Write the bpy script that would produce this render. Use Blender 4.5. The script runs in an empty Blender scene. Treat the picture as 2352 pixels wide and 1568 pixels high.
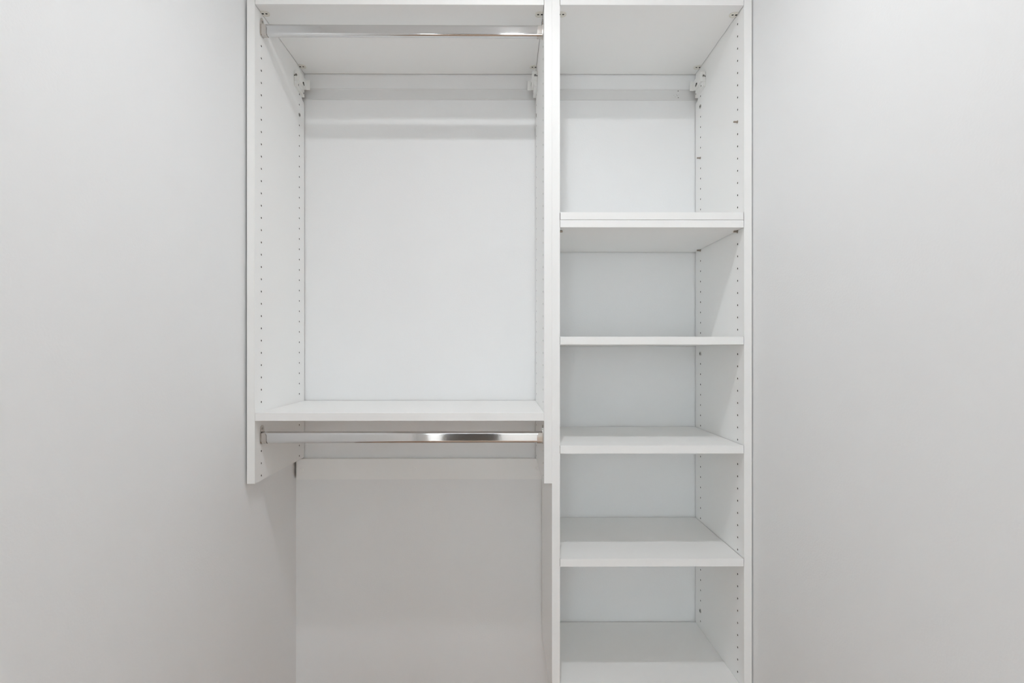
import bpy, bmesh, math
from mathutils import Vector, Matrix
from mathutils.geometry import delaunay_2d_cdt

S = bpy.context.scene
COL = S.collection
PI = math.pi

# ------------------------------------------------------------------ camera
D = 1.36                      # camera to the front edges of the shelving
SC = 902.2                    # pixels per metre on that front plane
F = SC * D
TH = 0.0046                   # slight turn to the right
CZ = 1.235                    # camera height above the floor
PX, PY = 1151.8 + F * math.tan(TH), 805.6
cam_d = bpy.data.cameras.new('camera')
cam = bpy.data.objects.new('camera', cam_d)
COL.objects.link(cam)
cam.location = (0, -D, CZ)
cam.rotation_euler = (PI / 2, 0, -TH)
cam_d.sensor_width = 36
cam_d.sensor_fit = 'HORIZONTAL'
cam_d.lens = F / 2352 * 36
cam_d.shift_x = (1176 - PX) / 2352
cam_d.shift_y = (PY - 784) / 2352
cam_d.clip_start = 0.02
S.camera = cam

# ------------------------------------------------------------------ world, lamp, window light, exposure
w = bpy.data.worlds.new('sky')
S.world = w
w.use_nodes = True
wb = w.node_tree.nodes['Background']
wb.inputs['Color'].default_value = (0.85, 0.965, 1.025, 1)
wb.inputs['Strength'].default_value = 7.9

LAMP = (37 / SC, -0.654, CZ + 1037 / SC)
ld = bpy.data.lights.new('lamp_bulb', 'AREA')
ld.shape = 'DISK'
ld.size = 0.05
ld.energy = 5.4
ld.spread = math.radians(169)
ld.color = (0.965, 0.985, 1.01)
lo = bpy.data.objects.new('lamp_bulb', ld)
COL.objects.link(lo)
lo.location = LAMP

S.view_settings.view_transform = 'Standard'
S.view_settings.look = 'None'
S.view_settings.gamma = 1
S.view_settings.use_curve_mapping = False
S.view_settings.exposure = 0.0
S.cycles.max_bounces = 14
S.cycles.diffuse_bounces = 10
S.cycles.glossy_bounces = 6
S.cycles.use_denoising = True


def unproj(x, y, Y):
    """photograph pixel -> world X, Z on the plane at depth Y"""
    a, b = (x - PX) / F, (PY - y) / F
    dx = a * math.cos(TH) + math.sin(TH)
    dy = -a * math.sin(TH) + math.cos(TH)
    t = (Y + D) / dy
    return dx * t, CZ + b * t


def ux(u): return u / SC                 # front-plane pixels from the vanishing point
def uz(v): return CZ + v / SC


# ------------------------------------------------------------------ materials
def mat(name, col, rough=0.5, metal=0.0, bump=0.0, bscale=300, vary=0.0, vscale=6, spec=0.5,
        rough_var=0.0, coat=0.0, stretch=None):
    m = bpy.data.materials.new(name)
    m.use_nodes = True
    nt = m.node_tree
    N, L = nt.nodes, nt.links
    b = N['Principled BSDF']
    b.inputs['Base Color'].default_value = (*col, 1)
    b.inputs['Roughness'].default_value = rough
    b.inputs['Metallic'].default_value = metal
    b.inputs['Specular IOR Level'].default_value = spec
    tc = N.new('ShaderNodeTexCoord')
    src = tc.outputs['Object']
    if stretch:
        mp = N.new('ShaderNodeMapping')
        mp.inputs['Scale'].default_value = stretch
        L.new(src, mp.inputs['Vector'])
        src = mp.outputs['Vector']
    if bump:
        n = N.new('ShaderNodeTexNoise')
        n.inputs['Scale'].default_value = bscale
        n.inputs['Detail'].default_value = 3
        L.new(src, n.inputs['Vector'])
        bp = N.new('ShaderNodeBump')
        bp.inputs['Strength'].default_value = bump
        bp.inputs['Distance'].default_value = 0.001
        L.new(n.outputs['Fac'], bp.inputs['Height'])
        L.new(bp.outputs['Normal'], b.inputs['Normal'])
    if vary:
        n2 = N.new('ShaderNodeTexNoise')
        n2.inputs['Scale'].default_value = vscale
        n2.inputs['Detail'].default_value = 4
        L.new(src, n2.inputs['Vector'])
        mx = N.new('ShaderNodeMix')
        mx.data_type = 'RGBA'
        mx.inputs[6].default_value = (*[c * (1 - vary) for c in col], 1)
        mx.inputs[7].default_value = (*[min(1, c * (1 + vary)) for c in col], 1)
        L.new(n2.outputs['Fac'], mx.inputs[0])
        L.new(mx.outputs[2], b.inputs['Base Color'])
    if rough_var:
        n3 = N.new('ShaderNodeTexNoise')
        n3.inputs['Scale'].default_value = 14
        n3.inputs['Detail'].default_value = 6
        L.new(src, n3.inputs['Vector'])
        mr = N.new('ShaderNodeMapRange')
        mr.inputs['To Min'].default_value = max(0.02, rough - rough_var)
        mr.inputs['To Max'].default_value = rough + rough_var
        L.new(n3.outputs['Fac'], mr.inputs['Value'])
        L.new(mr.outputs['Result'], b.inputs['Roughness'])
    return m


def wood_mat():
    m = bpy.data.materials.new('floor_oak')
    m.use_nodes = True
    nt = m.node_tree
    N, L = nt.nodes, nt.links
    b = N['Principled BSDF']
    b.inputs['Roughness'].default_value = 0.35
    tc = N.new('ShaderNodeTexCoord')
    mp = N.new('ShaderNodeMapping')
    mp.inputs['Scale'].default_value = (1, 1, 1)
    mp.inputs['Rotation'].default_value = (0, 0, PI / 2)
    L.new(tc.outputs['Object'], mp.inputs['Vector'])
    br = N.new('ShaderNodeTexBrick')
    br.inputs['Scale'].default_value = 1
    br.inputs['Brick Width'].default_value = 0.9
    br.inputs['Row Height'].default_value = 0.083
    br.inputs['Mortar Size'].default_value = 0.001
    br.inputs['Color1'].default_value = (0.60, 0.41, 0.29, 1)
    br.inputs['Color2'].default_value = (0.50, 0.33, 0.23, 1)
    br.inputs['Mortar'].default_value = (0.06, 0.03, 0.015, 1)
    L.new(mp.outputs['Vector'], br.inputs['Vector'])
    mp2 = N.new('ShaderNodeMapping')
    mp2.inputs['Scale'].default_value = (60, 3, 1)
    L.new(tc.outputs['Object'], mp2.inputs['Vector'])
    n = N.new('ShaderNodeTexNoise')
    n.inputs['Scale'].default_value = 1
    n.inputs['Detail'].default_value = 5
    L.new(mp2.outputs['Vector'], n.inputs['Vector'])
    mx = N.new('ShaderNodeMix')
    mx.data_type = 'RGBA'
    mx.blend_type = 'MULTIPLY'
    mx.inputs[0].default_value = 0.35
    L.new(br.outputs['Color'], mx.inputs[6])
    L.new(n.outputs['Color'], mx.inputs[7])
    L.new(mx.outputs[2], b.inputs['Base Color'])
    return m


M_WALL = mat('wall_paint', (0.885, 0.89, 0.893), 0.6, bump=0.22, bscale=230, vary=0.006, vscale=3, spec=0.35)
M_CEIL = mat('ceiling_paint', (0.93,0.93,0.925), 0.85, bump=0.1, bscale=200, spec=0.2)
M_LAM = mat('white_laminate', (0.93, 0.929, 0.919), 0.42, bump=0.05, bscale=900, vary=0.006, vscale=5, spec=0.4)
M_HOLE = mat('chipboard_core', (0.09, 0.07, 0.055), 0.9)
M_RAW = mat('chipboard_seam_shade', (0.20, 0.145, 0.10), 0.9, bump=0.4, bscale=500, vary=0.25, vscale=400)  # bare chipboard edges, its dark brown also paints shade into the seams
M_RAIL = mat('rail_enamel', (0.77, 0.77, 0.765), 0.4, bump=0.02, bscale=600)
M_PLAST = mat('white_plastic', (0.87, 0.87, 0.85), 0.35, bump=0.02, bscale=500)
M_CAM = mat('ivory_plastic', (0.82, 0.80, 0.74), 0.4, bump=0.02, bscale=500)
M_DARK = mat('dark_recess', (0.035, 0.033, 0.03), 0.8)
M_CHROME = mat('chrome', (0.70, 0.70, 0.70), 0.07, 1.0, bump=0.015, bscale=120, rough_var=0.03)
M_NICKEL = mat('brushed_nickel', (0.60, 0.57, 0.54), 0.13, 1.0, bump=0.03, bscale=200, rough_var=0.05)
M_ZINC = mat('zinc_screw', (0.52, 0.51, 0.49), 0.35, 1.0, bump=0.1, bscale=900)
M_PIN = mat('nickel_pin', (0.42, 0.37, 0.32), 0.35, 1.0, bump=0.05, bscale=700)
M_FLOOR = wood_mat()
M_DOOR = mat('door_paint', (0.83, 0.83, 0.82), 0.4, bump=0.03, bscale=400)
M_DKPANEL = mat('dark_reflection_panel', (0.03, 0.025, 0.022), 0.5, bump=0.1, bscale=80)  # near-black for the added panel mirrored in the rods
M_GLOW = mat('opal_glass', (0.9, 0.88, 0.84), 0.3)


# ------------------------------------------------------------------ mesh helpers
def link(name, bm, mats, parent=None, smooth=False, recalc=True):
    if recalc:
        bmesh.ops.recalc_face_normals(bm, faces=bm.faces[:])
    me = bpy.data.meshes.new(name)
    bm.to_mesh(me)
    bm.free()
    if not isinstance(mats, (list, tuple)):
        mats = [mats]
    for m in mats:
        me.materials.append(m)
    if smooth:
        for p in me.polygons:
            p.use_smooth = True
        me.set_sharp_from_angle(angle=math.radians(35))
    o = bpy.data.objects.new(name, me)
    COL.objects.link(o)
    if parent:
        o.parent = parent
        o.location = -parent_world(parent)
    return o


def parent_world(p):
    v = Vector((0, 0, 0))
    while p:
        v += p.location
        p = p.parent
    return v


def empty(name, loc, label, cat, group=None):
    o = bpy.data.objects.new(name, None)
    o.empty_display_size = 0.05
    COL.objects.link(o)
    o.location = loc
    tag(o, label, cat, group)
    return o


def tag(o, label, cat, group=None):
    o['label'] = label
    o['category'] = cat
    if group:
        o['group'] = group


def box(bm, x0, x1, y0, y1, z0, z1, bev=0.0, mi=0):
    r = bmesh.ops.create_cube(bm, size=1)
    vs = r['verts']
    for v in vs:
        v.co.x = x0 if v.co.x < 0 else x1
        v.co.y = y0 if v.co.y < 0 else y1
        v.co.z = z0 if v.co.z < 0 else z1
    fs = {f for v in vs for f in v.link_faces}
    for f in fs:
        f.material_index = mi
    if bev:
        es = {e for v in vs for e in v.link_edges}
        bmesh.ops.bevel(bm, geom=list(es), offset=bev, segments=2, affect='EDGES', profile=0.6, clamp_overlap=True)


def newbox(name, x0, x1, y0, y1, z0, z1, m, parent=None, bev=0.0):
    bm = bmesh.new()
    box(bm, x0, x1, y0, y1, z0, z1, bev)
    return link(name, bm, m, parent, recalc=True)


def board(name, x0, x1, y0, y1, z0, z1, parent=None):
    """laminated board: white faces and front edge, chipboard ends and rear edge toned dark for seam shade"""
    bm = bmesh.new()
    box(bm, x0, x1, y0, y1, z0, z1, 0.0004)
    bmesh.ops.recalc_face_normals(bm, faces=bm.faces[:])
    for f in bm.faces:
        if abs(f.normal.x) > 0.95 or f.normal.y > 0.95:
            f.material_index = 1
    return link(name, bm, [M_LAM, M_RAW], parent)


def struct(o):
    o['kind'] = 'structure'
    return o


def circle(cx, cy, r, n=12, ry=None, a0=0.0):
    ry = r if ry is None else ry
    return [(cx + r * math.cos(a0 + 2 * PI * i / n), cy + ry * math.sin(a0 + 2 * PI * i / n)) for i in range(n)]


def inside(p, poly):
    c = False
    n = len(poly)
    for i in range(n):
        x1, y1 = poly[i]
        x2, y2 = poly[(i + 1) % n]
        if (y1 > p[1]) != (y2 > p[1]) and p[0] < (x2 - x1) * (p[1] - y1) / (y2 - y1) + x1:
            c = not c
    return c


def plate(bm, outline, holes, fn, thick, depth, mi=0, hmi=1, raw=None):
    """Slab: outline in (a,b), holes sunk `depth` into its face c=0, back at c=-thick. fn(a,b,c)->xyz."""
    co = [Vector(p) for p in outline]
    n0 = len(outline)
    loops = [list(range(n0))]
    for h in holes:
        s = len(co)
        co += [Vector(p) for p in h]
        loops.append(list(range(s, s + len(h))))
    edges = [(l[i], l[(i + 1) % len(l)]) for l in loops for i in range(len(l))]
    v2, e2, f2, ov, oe, of = delaunay_2d_cdt(co, edges, [], 1, 1e-7)
    idx = {}
    for k, orig in enumerate(ov):
        for o in orig:
            idx[o] = k
    V = [bm.verts.new(fn(p[0], p[1], 0)) for p in v2]
    cells = [((min(q[0] for q in h), max(q[0] for q in h), min(q[1] for q in h), max(q[1] for q in h)), h) for h in holes]
    for f in f2:
        cx = sum(v2[i][0] for i in f) / len(f)
        cy = sum(v2[i][1] for i in f) / len(f)
        if not inside((cx, cy), outline):
            continue
        bad = False
        for bb, h in cells:
            if bb[0] < cx < bb[1] and bb[2] < cy < bb[3] and inside((cx, cy), h):
                bad = True
                break
        if bad:
            continue
        nf = bm.faces.new([V[i] for i in f])
        nf.material_index = mi
    # back and sides
    B = [bm.verts.new(fn(p[0], p[1], -thick)) for p in outline]
    nf = bm.faces.new(B)
    nf.material_index = mi
    for i in range(n0):
        j = (i + 1) % n0
        nf = bm.faces.new([V[idx[i]], V[idx[j]], B[j], B[i]])
        nf.material_index = raw(outline[i], outline[j]) if raw else mi
    for li, h in enumerate(holes):
        l = loops[li + 1]
        C = [bm.verts.new(fn(p[0], p[1], -depth)) for p in h]
        for i in range(len(l)):
            j = (i + 1) % len(l)
            nf = bm.faces.new([V[idx[l[i]]], V[idx[l[j]]], C[j], C[i]])
            nf.material_index = hmi
        nf = bm.faces.new(C)
        nf.material_index = hmi
    return bm


def cyl(bm, p, axis, r, h, n=20, mi=0, r2=None):
    """cylinder from point p along axis"""
    axis = Vector(axis).normalized()
    rot = Vector((0, 0, 1)).rotation_difference(axis).to_matrix().to_4x4()
    mtx = Matrix.Translation(Vector(p) + axis * h / 2) @ rot
    r_ = bmesh.ops.create_cone(bm, cap_ends=True, segments=n, radius1=r, radius2=r if r2 is None else r2, depth=h, matrix=mtx)
    for f in {f for v in r_['verts'] for f in v.link_faces}:
        f.material_index = mi


# ------------------------------------------------------------------ the closet room
YW = 0.3432                  # back wall
XL = ux(-589.5)              # left wall
XR = ux(579.6)               # right wall
YF = -2.6                   # wall with the doorway, behind the camera
HC = 2.395
T = 0.10
struct(newbox('wall_back', XL - T, XR + T, YW, YW + T, -0.05, HC + T, M_WALL))
struct(newbox('wall_left', XL - T, XL, YF - T, YW, -0.05, HC + T, M_WALL))
struct(newbox('wall_right', XR, XR + T, YF - T, YW, -0.05, HC + T, M_WALL))
DX0, DX1, DH = -0.56, 0.30, 2.04      # doorway
bm = bmesh.new()
box(bm, XL, DX0, YF - T, YF, 0, HC)
box(bm, DX1, XR, YF - T, YF, 0, HC)
box(bm, DX0, DX1, YF - T, YF, DH, HC)
struct(link('wall_front', bm, M_WALL))
struct(newbox('ceiling', XL, XR, YF, YW, HC, HC + T, M_CEIL))
struct(newbox('floor', -2.6, 2.6, -5.6, YW, -0.05, 0.0, M_FLOOR))
# door casing
bm = bmesh.new()
box(bm, DX0 - 0.06, DX0, YF, YF + 0.015, 0, DH + 0.06, 0.002)
box(bm, DX1, DX1 + 0.06, YF, YF + 0.015, 0, DH + 0.06, 0.002)
box(bm, DX0 + 0.0005, DX1 - 0.0005, YF, YF + 0.015, DH, DH + 0.06, 0.002)
struct(link('trim_1', bm, M_DOOR))
# unseen daylit room beyond the doorway, windows placed for fill and rod reflections
bm = bmesh.new()

RX0, RX1, RY = -2.4, 2.4, -5.4
box(bm, RX1, RX1 + T, RY, YF - T, 0, HC)
box(bm, RX0 - T, RX0, RY, YF - T, 0, 0.3)
box(bm, RX0 - T, RX0, RY, YF - T, 2.2, HC)
box(bm, RX0 - T, RX0, RY, RY + 0.5, 0.3, 2.2)
box(bm, RX0 - T, RX0, YF - 0.5, YF - T, 0.3, 2.2)
struct(link('wall_bedroom_side', bm, M_WALL))
bm = bmesh.new()
box(bm, RX0, -1.65, RY - T, RY, 0, HC)
box(bm, 0.62, RX1, RY - T, RY, 0, HC)
box(bm, -1.65, -0.80, RY - T, RY, 0, 0.25)
box(bm, -0.80, 0.62, RY - T, RY, 2.1, HC)
box(bm, -1.65, -0.80, RY - T, RY, 2.25, HC)
box(bm, -0.80, -0.76, RY - T, RY, 0, 2.1)
box(bm, -0.02, 0.02, RY - T, RY, 0, 2.1)
box(bm, 0.02, 0.62, RY - T, RY, 0, 0.9)
struct(link('wall_bedroom_far', bm, M_WALL))
struct(newbox('rod_reflection_panel', -0.76, -0.02, RY - 0.07, RY - 0.03, 0, 2.1, M_DKPANEL, bev=0.003))  # added dark panel out of view, makes the dark band reflected in the lower rod
bm = bmesh.new()
box(bm, RX0, XL - T, YF - T - 0.1, YF - T, 0, HC)
box(bm, XR + T, RX1, YF - T - 0.1, YF - T, 0, HC)
struct(link('wall_bedroom_near', bm, M_WALL))
struct(newbox('ceiling_bedroom', RX0 - T, RX1 + T, RY - T, YF - T, HC + 0.001, HC + T, M_CEIL))

# ------------------------------------------------------------------ ceiling lamp (out of frame)
lamp = empty('ceiling_light', (LAMP[0], LAMP[1], HC), 'white round recessed downlight in the ceiling in front of the closet shelving', 'lamp')
bm = bmesh.new()
ring = [(0.051, 0.0), (0.051, -0.006), (0.056, -0.008), (0.075, -0.003), (0.077, -0.0005)]
rr = [[bm.verts.new((LAMP[0] + r * math.cos(2 * PI * i / 48), LAMP[1] + r * math.sin(2 * PI * i / 48), HC + h)) for r, h in ring] for i in range(48)]
for i in range(48):
    for j in range(4):
        bm.faces.new([rr[i][j], rr[(i + 1) % 48][j], rr[(i + 1) % 48][j + 1], rr[i][j + 1]])
link('trim_ring', bm, M_PLAST, lamp, smooth=True)

# ------------------------------------------------------------------ panel builder
ZTOP_L = uz(813)             # top of the units
HSP = 0.032                  # hole pitch
YH1, YH2 = 0.037, 0.2985     # hole columns


GAP = 0.0030


def notched(zb, zt):
    """side panel outline in (Y, Z): notched at the rear for the hanging rail"""
    n0, n1, yn = uz(712), uz(766), 0.316
    r = 0.012
    pts = [(0.0, zb), (YW - GAP, zb), (YW - GAP, n0 - 0.004)]
    for i in range(7):
        a = i / 6 * PI / 2
        pts.append((YW - GAP - 0.004 - (YW - GAP - 0.004 - yn) * math.sin(a), n0 - 0.002 + 0.014 * (1 - math.cos(a))))
    pts += [(yn, n1), (YW - GAP, n1), (YW - GAP, zt), (0.0, zt)]
    return pts


def side_panel(parent, x_face, x_back, zb, zt, z0, skip=(), skipr=(), rear_from=2):
    """x_face carries the pin holes"""
    th = abs(x_face - x_back)
    s = 1 if x_face > x_back else -1
    holes = []
    z = z0
    i = 0
    while z > zb + 0.012:
        if z < zt - 0.022:
            if i not in skip:
                holes.append(circle(YH1, z, 0.0026, 10))
            if i >= rear_from and i not in skipr:
                holes.append(circle(YH2, z, 0.0026, 10))
        z -= HSP
        i += 1
    bm = bmesh.new()
    plate(bm, notched(zb, zt), holes, lambda a, b, c: (x_face + s * c, a, b), th, 0.011,
          raw=lambda p, q: 2 if p[0] > 0.1 and q[0] > 0.1 else 0)
    return link('side_panel', bm, [M_LAM, M_HOLE, M_RAW], parent)


def shelf(parent, name, x0, x1, zt, th=0.0199, y0=0.0, y1=None, dz=0.0):
    y1 = YW - 0.0022 if y1 is None else y1
    return board(name, x0, x1, y0, y1, zt - th, zt, parent)


def shelf_cam(parent, xw, s, y, z):
    """round plastic cam set into a shelf's underside beside the panel at xw; s = direction into the bay"""
    bm = bmesh.new()
    r = 0.0128
    c0 = 0.0088
    out = []
    for i in range(36):
        a = 2 * PI * i / 36
        px, py = c0 + r * math.cos(a), r * 0.92 * math.sin(a)
        out.append((max(px, 0.0006), py))
    # drop duplicates on the cut side
    res = []
    for p in out:
        if not res or (abs(p[0] - res[-1][0]) + abs(p[1] - res[-1][1])) > 1e-5:
            res.append(p)
    fn = lambda a, b, c: (xw + s * a, y + b, z - c)
    slot = [(0.0009, -0.0026), (0.0058, -0.0026), (0.0058, 0.0026), (0.0009, 0.0026)]
    key = circle(0.0128, 0, 0.0030, 12, 0.0024)
    plate(bm, res, [slot, key], lambda a, b, c: fn(a, b, c + 0.0009), 0.0008, 0.0006)
    o = link('shelf_cam', bm, [M_CAM, M_DARK], parent)
    # raised rim
    bm = bmesh.new()
    n = 28
    prof = [(r, 0.0), (r, 0.0014), (r - 0.0011, 0.0014), (r - 0.0011, 0.0)]
    rings = []
    for i in range(n + 1):
        a = -PI * 0.74 + 1.48 * PI * i / n
        rings.append([bm.verts.new(fn(max(0.0006, c0 + q * math.cos(a)), q * 0.92 * math.sin(a), h)) for q, h in prof])
    for i in range(n):
        for j in range(3):
            bm.faces.new([rings[i][j], rings[i + 1][j], rings[i + 1][j + 1], rings[i][j + 1]])
    link('rim', bm, M_CAM, None, smooth=True).parent = o
    return o


def screw_head(parent, p, axis, r=0.0045, name='screw', m=None):
    """cross-slotted screw head: axis points towards the viewer's side"""
    ax = Vector(axis).normalized()
    up = Vector((0, 0, 1))
    si = ax.cross(up).normalized()
    fn = lambda a, b, c: tuple(Vector(p) + si * a + up * b + ax * (c + 0.0016))
    k = r * 0.17
    l = r * 0.72
    cross = [(-k, -l), (k, -l), (k, -k), (l, -k), (l, k), (k, k), (k, l), (-k, l), (-k, k), (-l, k), (-l, -k), (-k, -k)]
    ca, sa = math.cos(0.5), math.sin(0.5)
    cross = [(a * ca - b * sa, a * sa + b * ca) for a, b in cross]
    bm = bmesh.new()
    plate(bm, circle(0, 0, r, 18), [cross], fn, 0.0016, 0.0012)
    return link(name, bm, [m or M_ZINC, M_DARK], parent)


def shelf_pin(parent, xf, s, y, z):
    bm = bmesh.new()
    cyl(bm, (xf - s * 0.008, y, z), (s, 0, 0), 0.0024, 0.009, 14)
    cyl(bm, (xf + s * 0.0002, y, z), (s, 0, 0), 0.0036, 0.0014, 16)
    cyl(bm, (xf + s * 0.001, y, z), (s, 0, 0), 0.0024, 0.0095, 14)
    cyl(bm, (xf + s * 0.0104, y, z), (s, 0, 0), 0.0024, 0.0008, 14, r2=0.0015)
    return link('shelf_pin', bm, M_PIN, parent, smooth=True)


def suspension_bracket(parent, xf, s):
    """white plastic cabinet hanger on the inner face xf, hooking over the wall rail"""
    yA, yB = 0.256, 0.3155
    zt, zm, zb = uz(764), uz(737), uz(723)
    X = lambda d: xf + s * d
    root = None
    bm = bmesh.new()
    def bx(d0, d1, y0, y1, z0, z1, b=0.0006):
        a, c = sorted((X(d0), X(d1)))
        box(bm, a, c, y0, y1, z0, z1, b)
    bx(0.0003, 0.0157, yA, yB, zm, zt, 0.0012)
    bx(0.0152, 0.0275, yB - 0.004, yB, zm - 0.0015, zt - 0.002, 0.0014)
    root = link('suspension_bracket', bm, M_PLAST, parent, smooth=True)
    # lower half: a wedge running back to the plate, with two fixing holes
    bm = bmesh.new()
    out = [(yA, zb + 0.001), (yA, zm - 0.0004), (yB, zm - 0.0004), (yB + 0.004, zb - 0.006), (yB - 0.004, zb - 0.004)]
    plate(bm, out, [circle(yA + 0.013, (zb + zm) / 2, 0.002, 10, 0.003), circle(yB - 0.004, zb + 0.003, 0.002, 10, 0.003)],
          lambda a, b, c: (X(0.0092 + c), a, b), 0.0089, 0.003)
    o = link('mounting_plate', bm, [M_PLAST, M_DARK], None)
    o.parent = root
    # adjusting screw in its slanting recess
    bm = bmesh.new()
    px = X(0.0157)
    plate(bm, circle(yA + 0.034, zm + 0.0062, 0.0088, 20, 0.0060), [circle(yA + 0.034, zm + 0.0064, 0.0076, 18, 0.0050)],
          lambda a, b, c: (px + s * (c + 0.0010), a, b), 0.0012, 0.0009)
    o = link('adjuster_recess', bm, [M_PLAST, M_DARK], None)
    o.parent = root
    o = screw_head(None, (px + s * 0.0002, yA + 0.0365, zm + 0.0048), (s, 0, 0), 0.0040, 'adjusting_screw')
    o.parent = root
    o = screw_head(None, (X(0.0068), yA, zt - 0.0135), (0, -1, 0), 0.0038, 'front_screw')
    o.parent = root
    bm = bmesh.new()
    plate(bm, circle(0.0018, zt - 0.0145, 0.0016, 12, 0.0019), [], lambda a, b, c: (X(a), yA - 0.0001 - c, b), 0.0002, 0)
    o = link('screw_slot', bm, M_DARK, None)
    o.parent = root
    return root


# ------------------------------------------------------------------ x positions at the front plane
def fx(x): return unproj(x, PY, 0.0)[0]
X0, X1 = fx(567.3), fx(585.2)         # left panel
X2, X3 = fx(1250.0), fx(1267.8)       # hanging unit's right panel
X4, X5 = fx(1268.0), fx(1286.0)       # tower's left panel
X6, X7 = fx(1709.0), fx(1726.9)       # tower's right panel
def fz(y, x=1151.8): return unproj(x, y, 0.0)[1]
ZT = fz(10.2, 900) + 0.0199            # top of top shelves
ZBL = fz(1110.6, 576)
ZBT = CZ - 809 / SC
ZL0 = uz(774.9)
ZR0 = uz(772.0)

# ------------------------------------------------------------------ hanging unit (left)
hu = empty('hanging_unit', ((X0 + X3) / 2, 0.17, ZBL),
           'wide white open closet unit on the left, wall-hung, ending above the bare lower wall', 'closet unit')
side_panel(hu, X1, X0, ZBL, ZT, ZL0, skip=(), skipr=(4,))
side_panel(hu, X2, X3, ZBL, ZT, ZL0, skip=(), skipr=(4,))
G = 0.0008
o = shelf(hu, 'shelf', X1 + G, X2 - G, ZT)
ztu = ZT - 0.0199
for xw, s in ((X1, 1), (X2, -1)):
    for y in (YH1 + 0.001, YH2 - 0.001):
        shelf_cam(hu, xw, s, y, ztu)
zs = fz(948.2, 900)
shelf(hu, 'shelf', X1 + 0.0003, X2 - 0.0003, zs)
screw_head(hu, (X1, YH2, ZL0 - 4 * HSP), (1, 0, 0), 0.0060, 'connector_screw')
screw_head(hu, (X2, YH2, ZL0 - 4 * HSP), (-1, 0, 0), 0.0052, 'connector_screw')
suspension_bracket(hu, X1, 1)
suspension_bracket(hu, X2, -1)

# ------------------------------------------------------------------ shelf tower (right)
tw = empty('shelf_tower', ((X4 + X7) / 2, 0.17, ZBT),
           'tall narrow white shelf tower on the right, divided by a column of shelves', 'shelf unit')
side_panel(tw, X5, X4, ZBT, ZT, ZR0, skipr=(3, 27, 52))
side_panel(tw, X6, X7, ZBT, ZT, ZR0, skipr=(3, 27, 52))
shelf(tw, 'shelf', X5 + G, X6 - G, fz(11.6, 1500) + 0.0199)
ztu2 = fz(11.6, 1500)
for xw, s in ((X5, 1), (X6, -1)):
    for y in (YH1 + 0.001, YH2 - 0.001):
        shelf_cam(tw, xw, s, y, ztu2)
xm = 1497
for yt, yb in ((504.9, 522.0), (773.0, 790.9), (1023.2, 1041.4), (1283.4, 1300.8)):
    a, b = fz(yt, xm), fz(yb, xm)
    shelf(tw, 'shelf', X5 + 0.0007, X6 - 0.0010, a, a - b)
zb_ = unproj(1450, 1427, YW)[1]
shelf(tw, 'shelf', X5 + 0.0003, X6 - 0.0003, zb_)
zpin = uz(280.6)
for xw, s in ((X5, 1), (X6, -1)):
    for y in (YH1, YH2):
        shelf_pin(tw, xw, s, y, fz(522.0, xm) - 0.0026)
        if s < 0:
            shelf_pin(tw, xw, s, y, ZR0 - 8 * HSP)
    for i in (3, 27, 52):
        screw_head(tw, (xw, YH2, ZR0 - i * HSP), (s, 0, 0), 0.0060, 'connector_screw')
    suspension_bracket(tw, xw, s)

# spare board lying on the upper shelf
a, b = fz(487.2, xm), fz(504.9, xm)
lb = board('shelf_board', X5 + 0.0012, X6 - 0.0014, -0.0002, YW - 0.004, b + 0.0009, a)
tag(lb, 'loose white spare shelf board lying flat on the tower shelf below the tall compartment', 'shelf board')

# ------------------------------------------------------------------ clothes rods
def rod_profile(h, t, r, n=7):
    pts = []
    for cx, cy, a0 in ((t - r, h - r, 0), (-(t - r), h - r, PI / 2), (-(t - r), -(h - r), PI), (t - r, -(h - r), 1.5 * PI)):
        for i in range(n):
            a = a0 + i / (n - 1) * PI / 2
            pts.append((cx + r * math.cos(a), cy + r * math.sin(a)))
    out = []
    for i, p in enumerate(pts):          # support points keep the flat sides flat under smooth shading
        q = pts[(i + 1) % len(pts)]
        out.append(p)
        d = math.hypot(q[0] - p[0], q[1] - p[1])
        if d > 0.005:
            for f in (0.0006 / d, 1 - 0.0006 / d):
                out.append((p[0] + (q[0] - p[0]) * f, p[1] + (q[1] - p[1]) * f))
    return out


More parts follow.
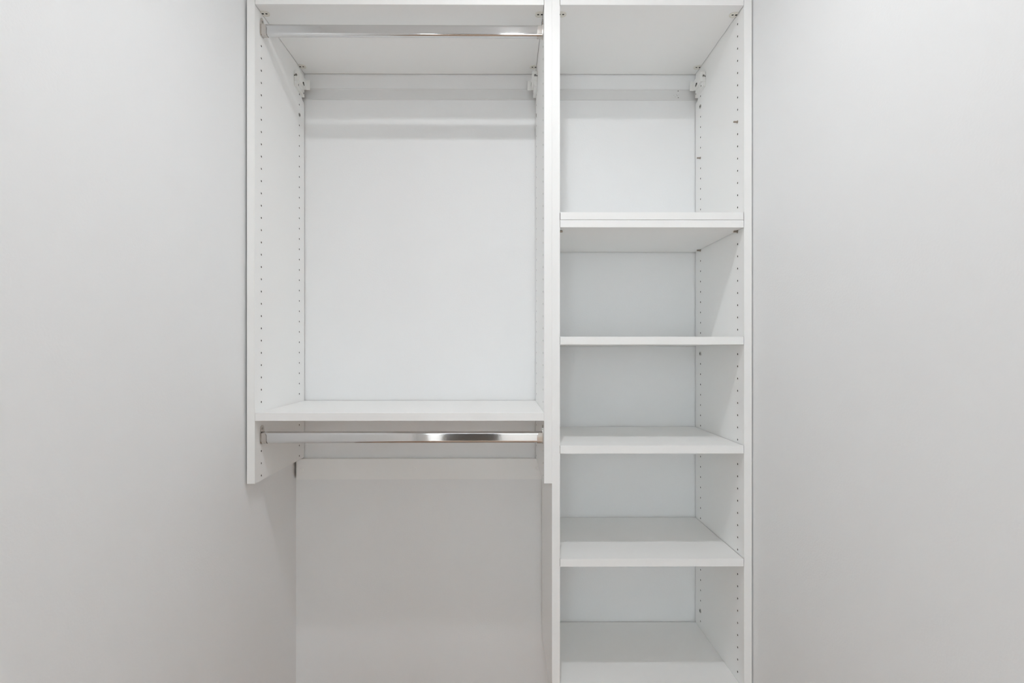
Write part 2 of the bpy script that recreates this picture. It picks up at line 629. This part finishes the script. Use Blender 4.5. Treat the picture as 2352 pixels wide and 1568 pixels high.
def rod(label, zc, dzr, xl, xr):
    yc = YH1 + 0.002
    root = empty('clothes_rod', ((xl + xr) / 2, yc, zc), label, 'clothes rod')
    bm = bmesh.new()
    outer = rod_profile(0.0150, 0.0075, 0.0062)
    inner = rod_profile(0.0140, 0.0065, 0.0052)
    L = xr - xl
    rings = []
    for prof in (outer, inner):
        for x, dz in ((xl + 0.003, 0), (xr - 0.003, dzr)):
            rings.append([bm.verts.new((x, yc + p[0], zc + dz + p[1])) for p in prof])
    n = len(outer)
    for i in range(n):
        j = (i + 1) % n
        bm.faces.new([rings[0][i], rings[0][j], rings[1][j], rings[1][i]])
        bm.faces.new([rings[2][j], rings[2][i], rings[3][i], rings[3][j]])
        bm.faces.new([rings[0][i], rings[2][i], rings[2][j], rings[0][j]])
        bm.faces.new([rings[1][j], rings[3][j], rings[3][i], rings[1][i]])
    link('tube', bm, M_CHROME, root, smooth=True)
    for xw, s, dz in ((xl, 1, 0), (xr, -1, dzr)):
        z = zc + dz
        # wall plate: rounded below, screw lobe above
        out = []
        for i in range(13):
            a = i / 12 * PI
            out.append((0.0098 * math.cos(a), 0.0220 + 0.0098 * math.sin(a)))
        out += [(-0.0115, 0.012), (-0.0115, -0.0105)]
        for i in range(1, 7):
            a = PI + i / 6 * PI / 2
            out.append((-0.0045 + 0.007 * math.cos(a), -0.0105 + 0.007 * math.sin(a)))
        for i in range(0, 7):
            a = 1.5 * PI + i / 6 * PI / 2
            out.append((0.0045 + 0.007 * math.cos(a), -0.0105 + 0.007 * math.sin(a)))
        out += [(0.0115, 0.012)]
        bm = bmesh.new()
        plate(bm, out, [], lambda a, b, c: (xw + s * (0.0019 + c), yc + a, z + b), 0.0018, 0.001)
        br = link('rod_bracket', bm, [M_NICKEL, M_DARK], root)
        # cup: open-topped U around the rod, front lip with a rounded upper corner
        prof = []
        hz, ty, r = 0.0164, 0.0092, 0.0068
        prof.append((-ty, 0.0120))
        prof.append((-ty, 0.004))
        for i in range(7):
            a = PI + i / 6 * PI / 2
            prof.append((-ty + r + r * math.cos(a), -hz + r + r * math.sin(a)))
        for i in range(7):
            a = 1.5 * PI + i / 6 * PI / 2
            prof.append((ty - r + r * math.cos(a), -hz + r + r * math.sin(a)))
        prof.append((ty, 0.004))
        prof.append((ty, 0.0120))
        bm = bmesh.new()
        ln = 0.0155
        m = len(prof)
        th = 0.0011
        cols = []
        for k, (py, pz) in enumerate(prof):
            # inner offset point
            p0 = Vector(prof[max(k - 1, 0)])
            p1 = Vector(prof[min(k + 1, m - 1)])
            t = (p1 - p0).normalized()
            nrm = Vector((-t.y, t.x))
            q = Vector((py, pz)) + nrm * th
            cols.append([( py, pz), (q.x, q.y)])
        steps = 9
        grid = []
        for u in range(steps):
            x = 0.0016 + (ln - 0.0016) * u / (steps - 1)
            row = []
            for k in range(m):
                (ay, az), (by, bz) = cols[k]
                if k in (0, m - 1):       # upper lip falls away in a quarter round towards the free end
                    f = max(0.0, (x - (ln - 0.0075)) / 0.0075)
                    drop = 0.0078 * (1 - math.sqrt(max(0, 1 - f * f)))
                    az -= drop
                    bz -= drop
                row.append((bm.verts.new((xw + s * x, yc + ay, z + az)), bm.verts.new((xw + s * x, yc + by, z + bz))))
            grid.append(row)
        for u in range(steps - 1):
            for k in range(m - 1):
                for q in (0, 1):
                    bm.faces.new([grid[u][k][q], grid[u + 1][k][q], grid[u + 1][k + 1][q], grid[u][k + 1][q]])
            for k in (0, m - 1):
                bm.faces.new([grid[u][k][0], grid[u + 1][k][0], grid[u + 1][k][1], grid[u][k][1]])
        for u in (0, steps - 1):
            for k in range(m - 1):
                bm.faces.new([grid[u][k][0], grid[u][k + 1][0], grid[u][k + 1][1], grid[u][k][1]])
        c = link('cup', bm, M_NICKEL, None, smooth=True)
        c.parent = br
        c = screw_head(None, (xw + s * 0.0008, yc, z + 0.0232), (s, 0, 0), 0.0036, 'screw', M_NICKEL)
        c.parent = br
    return root


r1 = rod('upper chrome clothes rod under the top shelf of the wide unit', uz(754.5), -0.0012, X1 + 0.0002, X2 - 0.0002)
r2 = rod('lower chrome clothes rod hanging just under the wide unit\'s bottom shelf', uz(-203.5), 0.0003, X1 + 0.0002, X2 - 0.0002)
r1['group'] = r2['group'] = 'chrome clothes rods in the wide unit'

# ------------------------------------------------------------------ wall rail
zr1, zr0 = unproj(950, 203.5, YW - 0.003)[1], unproj(950, 228.5, YW - 0.003)[1]
bm = bmesh.new()
pr = [(YW - 0.0003, zr0), (YW - 0.0030, zr0), (YW - 0.0034, zr0 + 0.001), (YW - 0.0034, zr0 + 0.0026),
      (YW - 0.0026, zr0 + 0.0032), (YW - 0.0026, zr1 - 0.0045), (YW - 0.0034, zr1 - 0.0036), (YW - 0.0034, zr1), (YW - 0.0003, zr1)]
xa, xb = X0 + 0.004, X7 - 0.004
A = [bm.verts.new((xa, p[0], p[1])) for p in pr]
B = [bm.verts.new((xb, p[0], p[1])) for p in pr]
bm.faces.new(A)
bm.faces.new(B)
for i in range(len(pr)):
    j = (i + 1) % len(pr)
    bm.faces.new([A[i], A[j], B[j], B[i]])
rail = link('wall_rail', bm, M_RAIL)
tag(rail, 'long thin white steel hanging rail across the wall below the top shelves', 'rail')
bm = bmesh.new()
for px_, py_, r in ((1557.5, 209, 0.0014), (1555.5, 219.5, 0.0008), (1557.8, 224.2, 0.0013), (1554, 217, 0.0006),
                    (1551, 222, 0.0006), (1557, 206, 0.0006), (1548, 219, 0.0005), (1559, 218, 0.0005)):
    x_, z_ = unproj(px_, py_, YW - 0.0028)
    plate(bm, circle(x_, z_, r, 8), [], lambda a, b, c: (a, YW - 0.0028 - c, b), 0.0004, 0)
nail = link('nail_mark', bm, M_DARK, rail)
nail['kind'] = 'stuff'

# ------------------------------------------------------------------ lower cleat
yf = YW - 0.0190
cx0, cz1 = unproj(680.6, 1053.6, yf)
_, cz0 = unproj(900, 1100.6, yf)
cx1 = X4 - 0.0008
cl = board('wall_cleat', cx0, cx1, yf, YW - 0.0003, cz0, cz1)
tag(cl, 'flat white wooden cleat with round screw caps below the wide unit', 'cleat')
for px_, py_ in ((692, 1079.5), (952, 1077), (1236, 1073.5)):
    x_, z_ = unproj(px_, py_, yf)
    bm = bmesh.new()
    cyl(bm, (x_, yf + 0.0002, z_), (0, -1, 0), 0.0078, 0.0004, 32)
    cyl(bm, (x_, yf - 0.0001, z_), (0, -1, 0), 0.0070, 0.0013, 32, r2=0.0064)
    link('screw_cap', bm, M_LAM, cl, smooth=True)
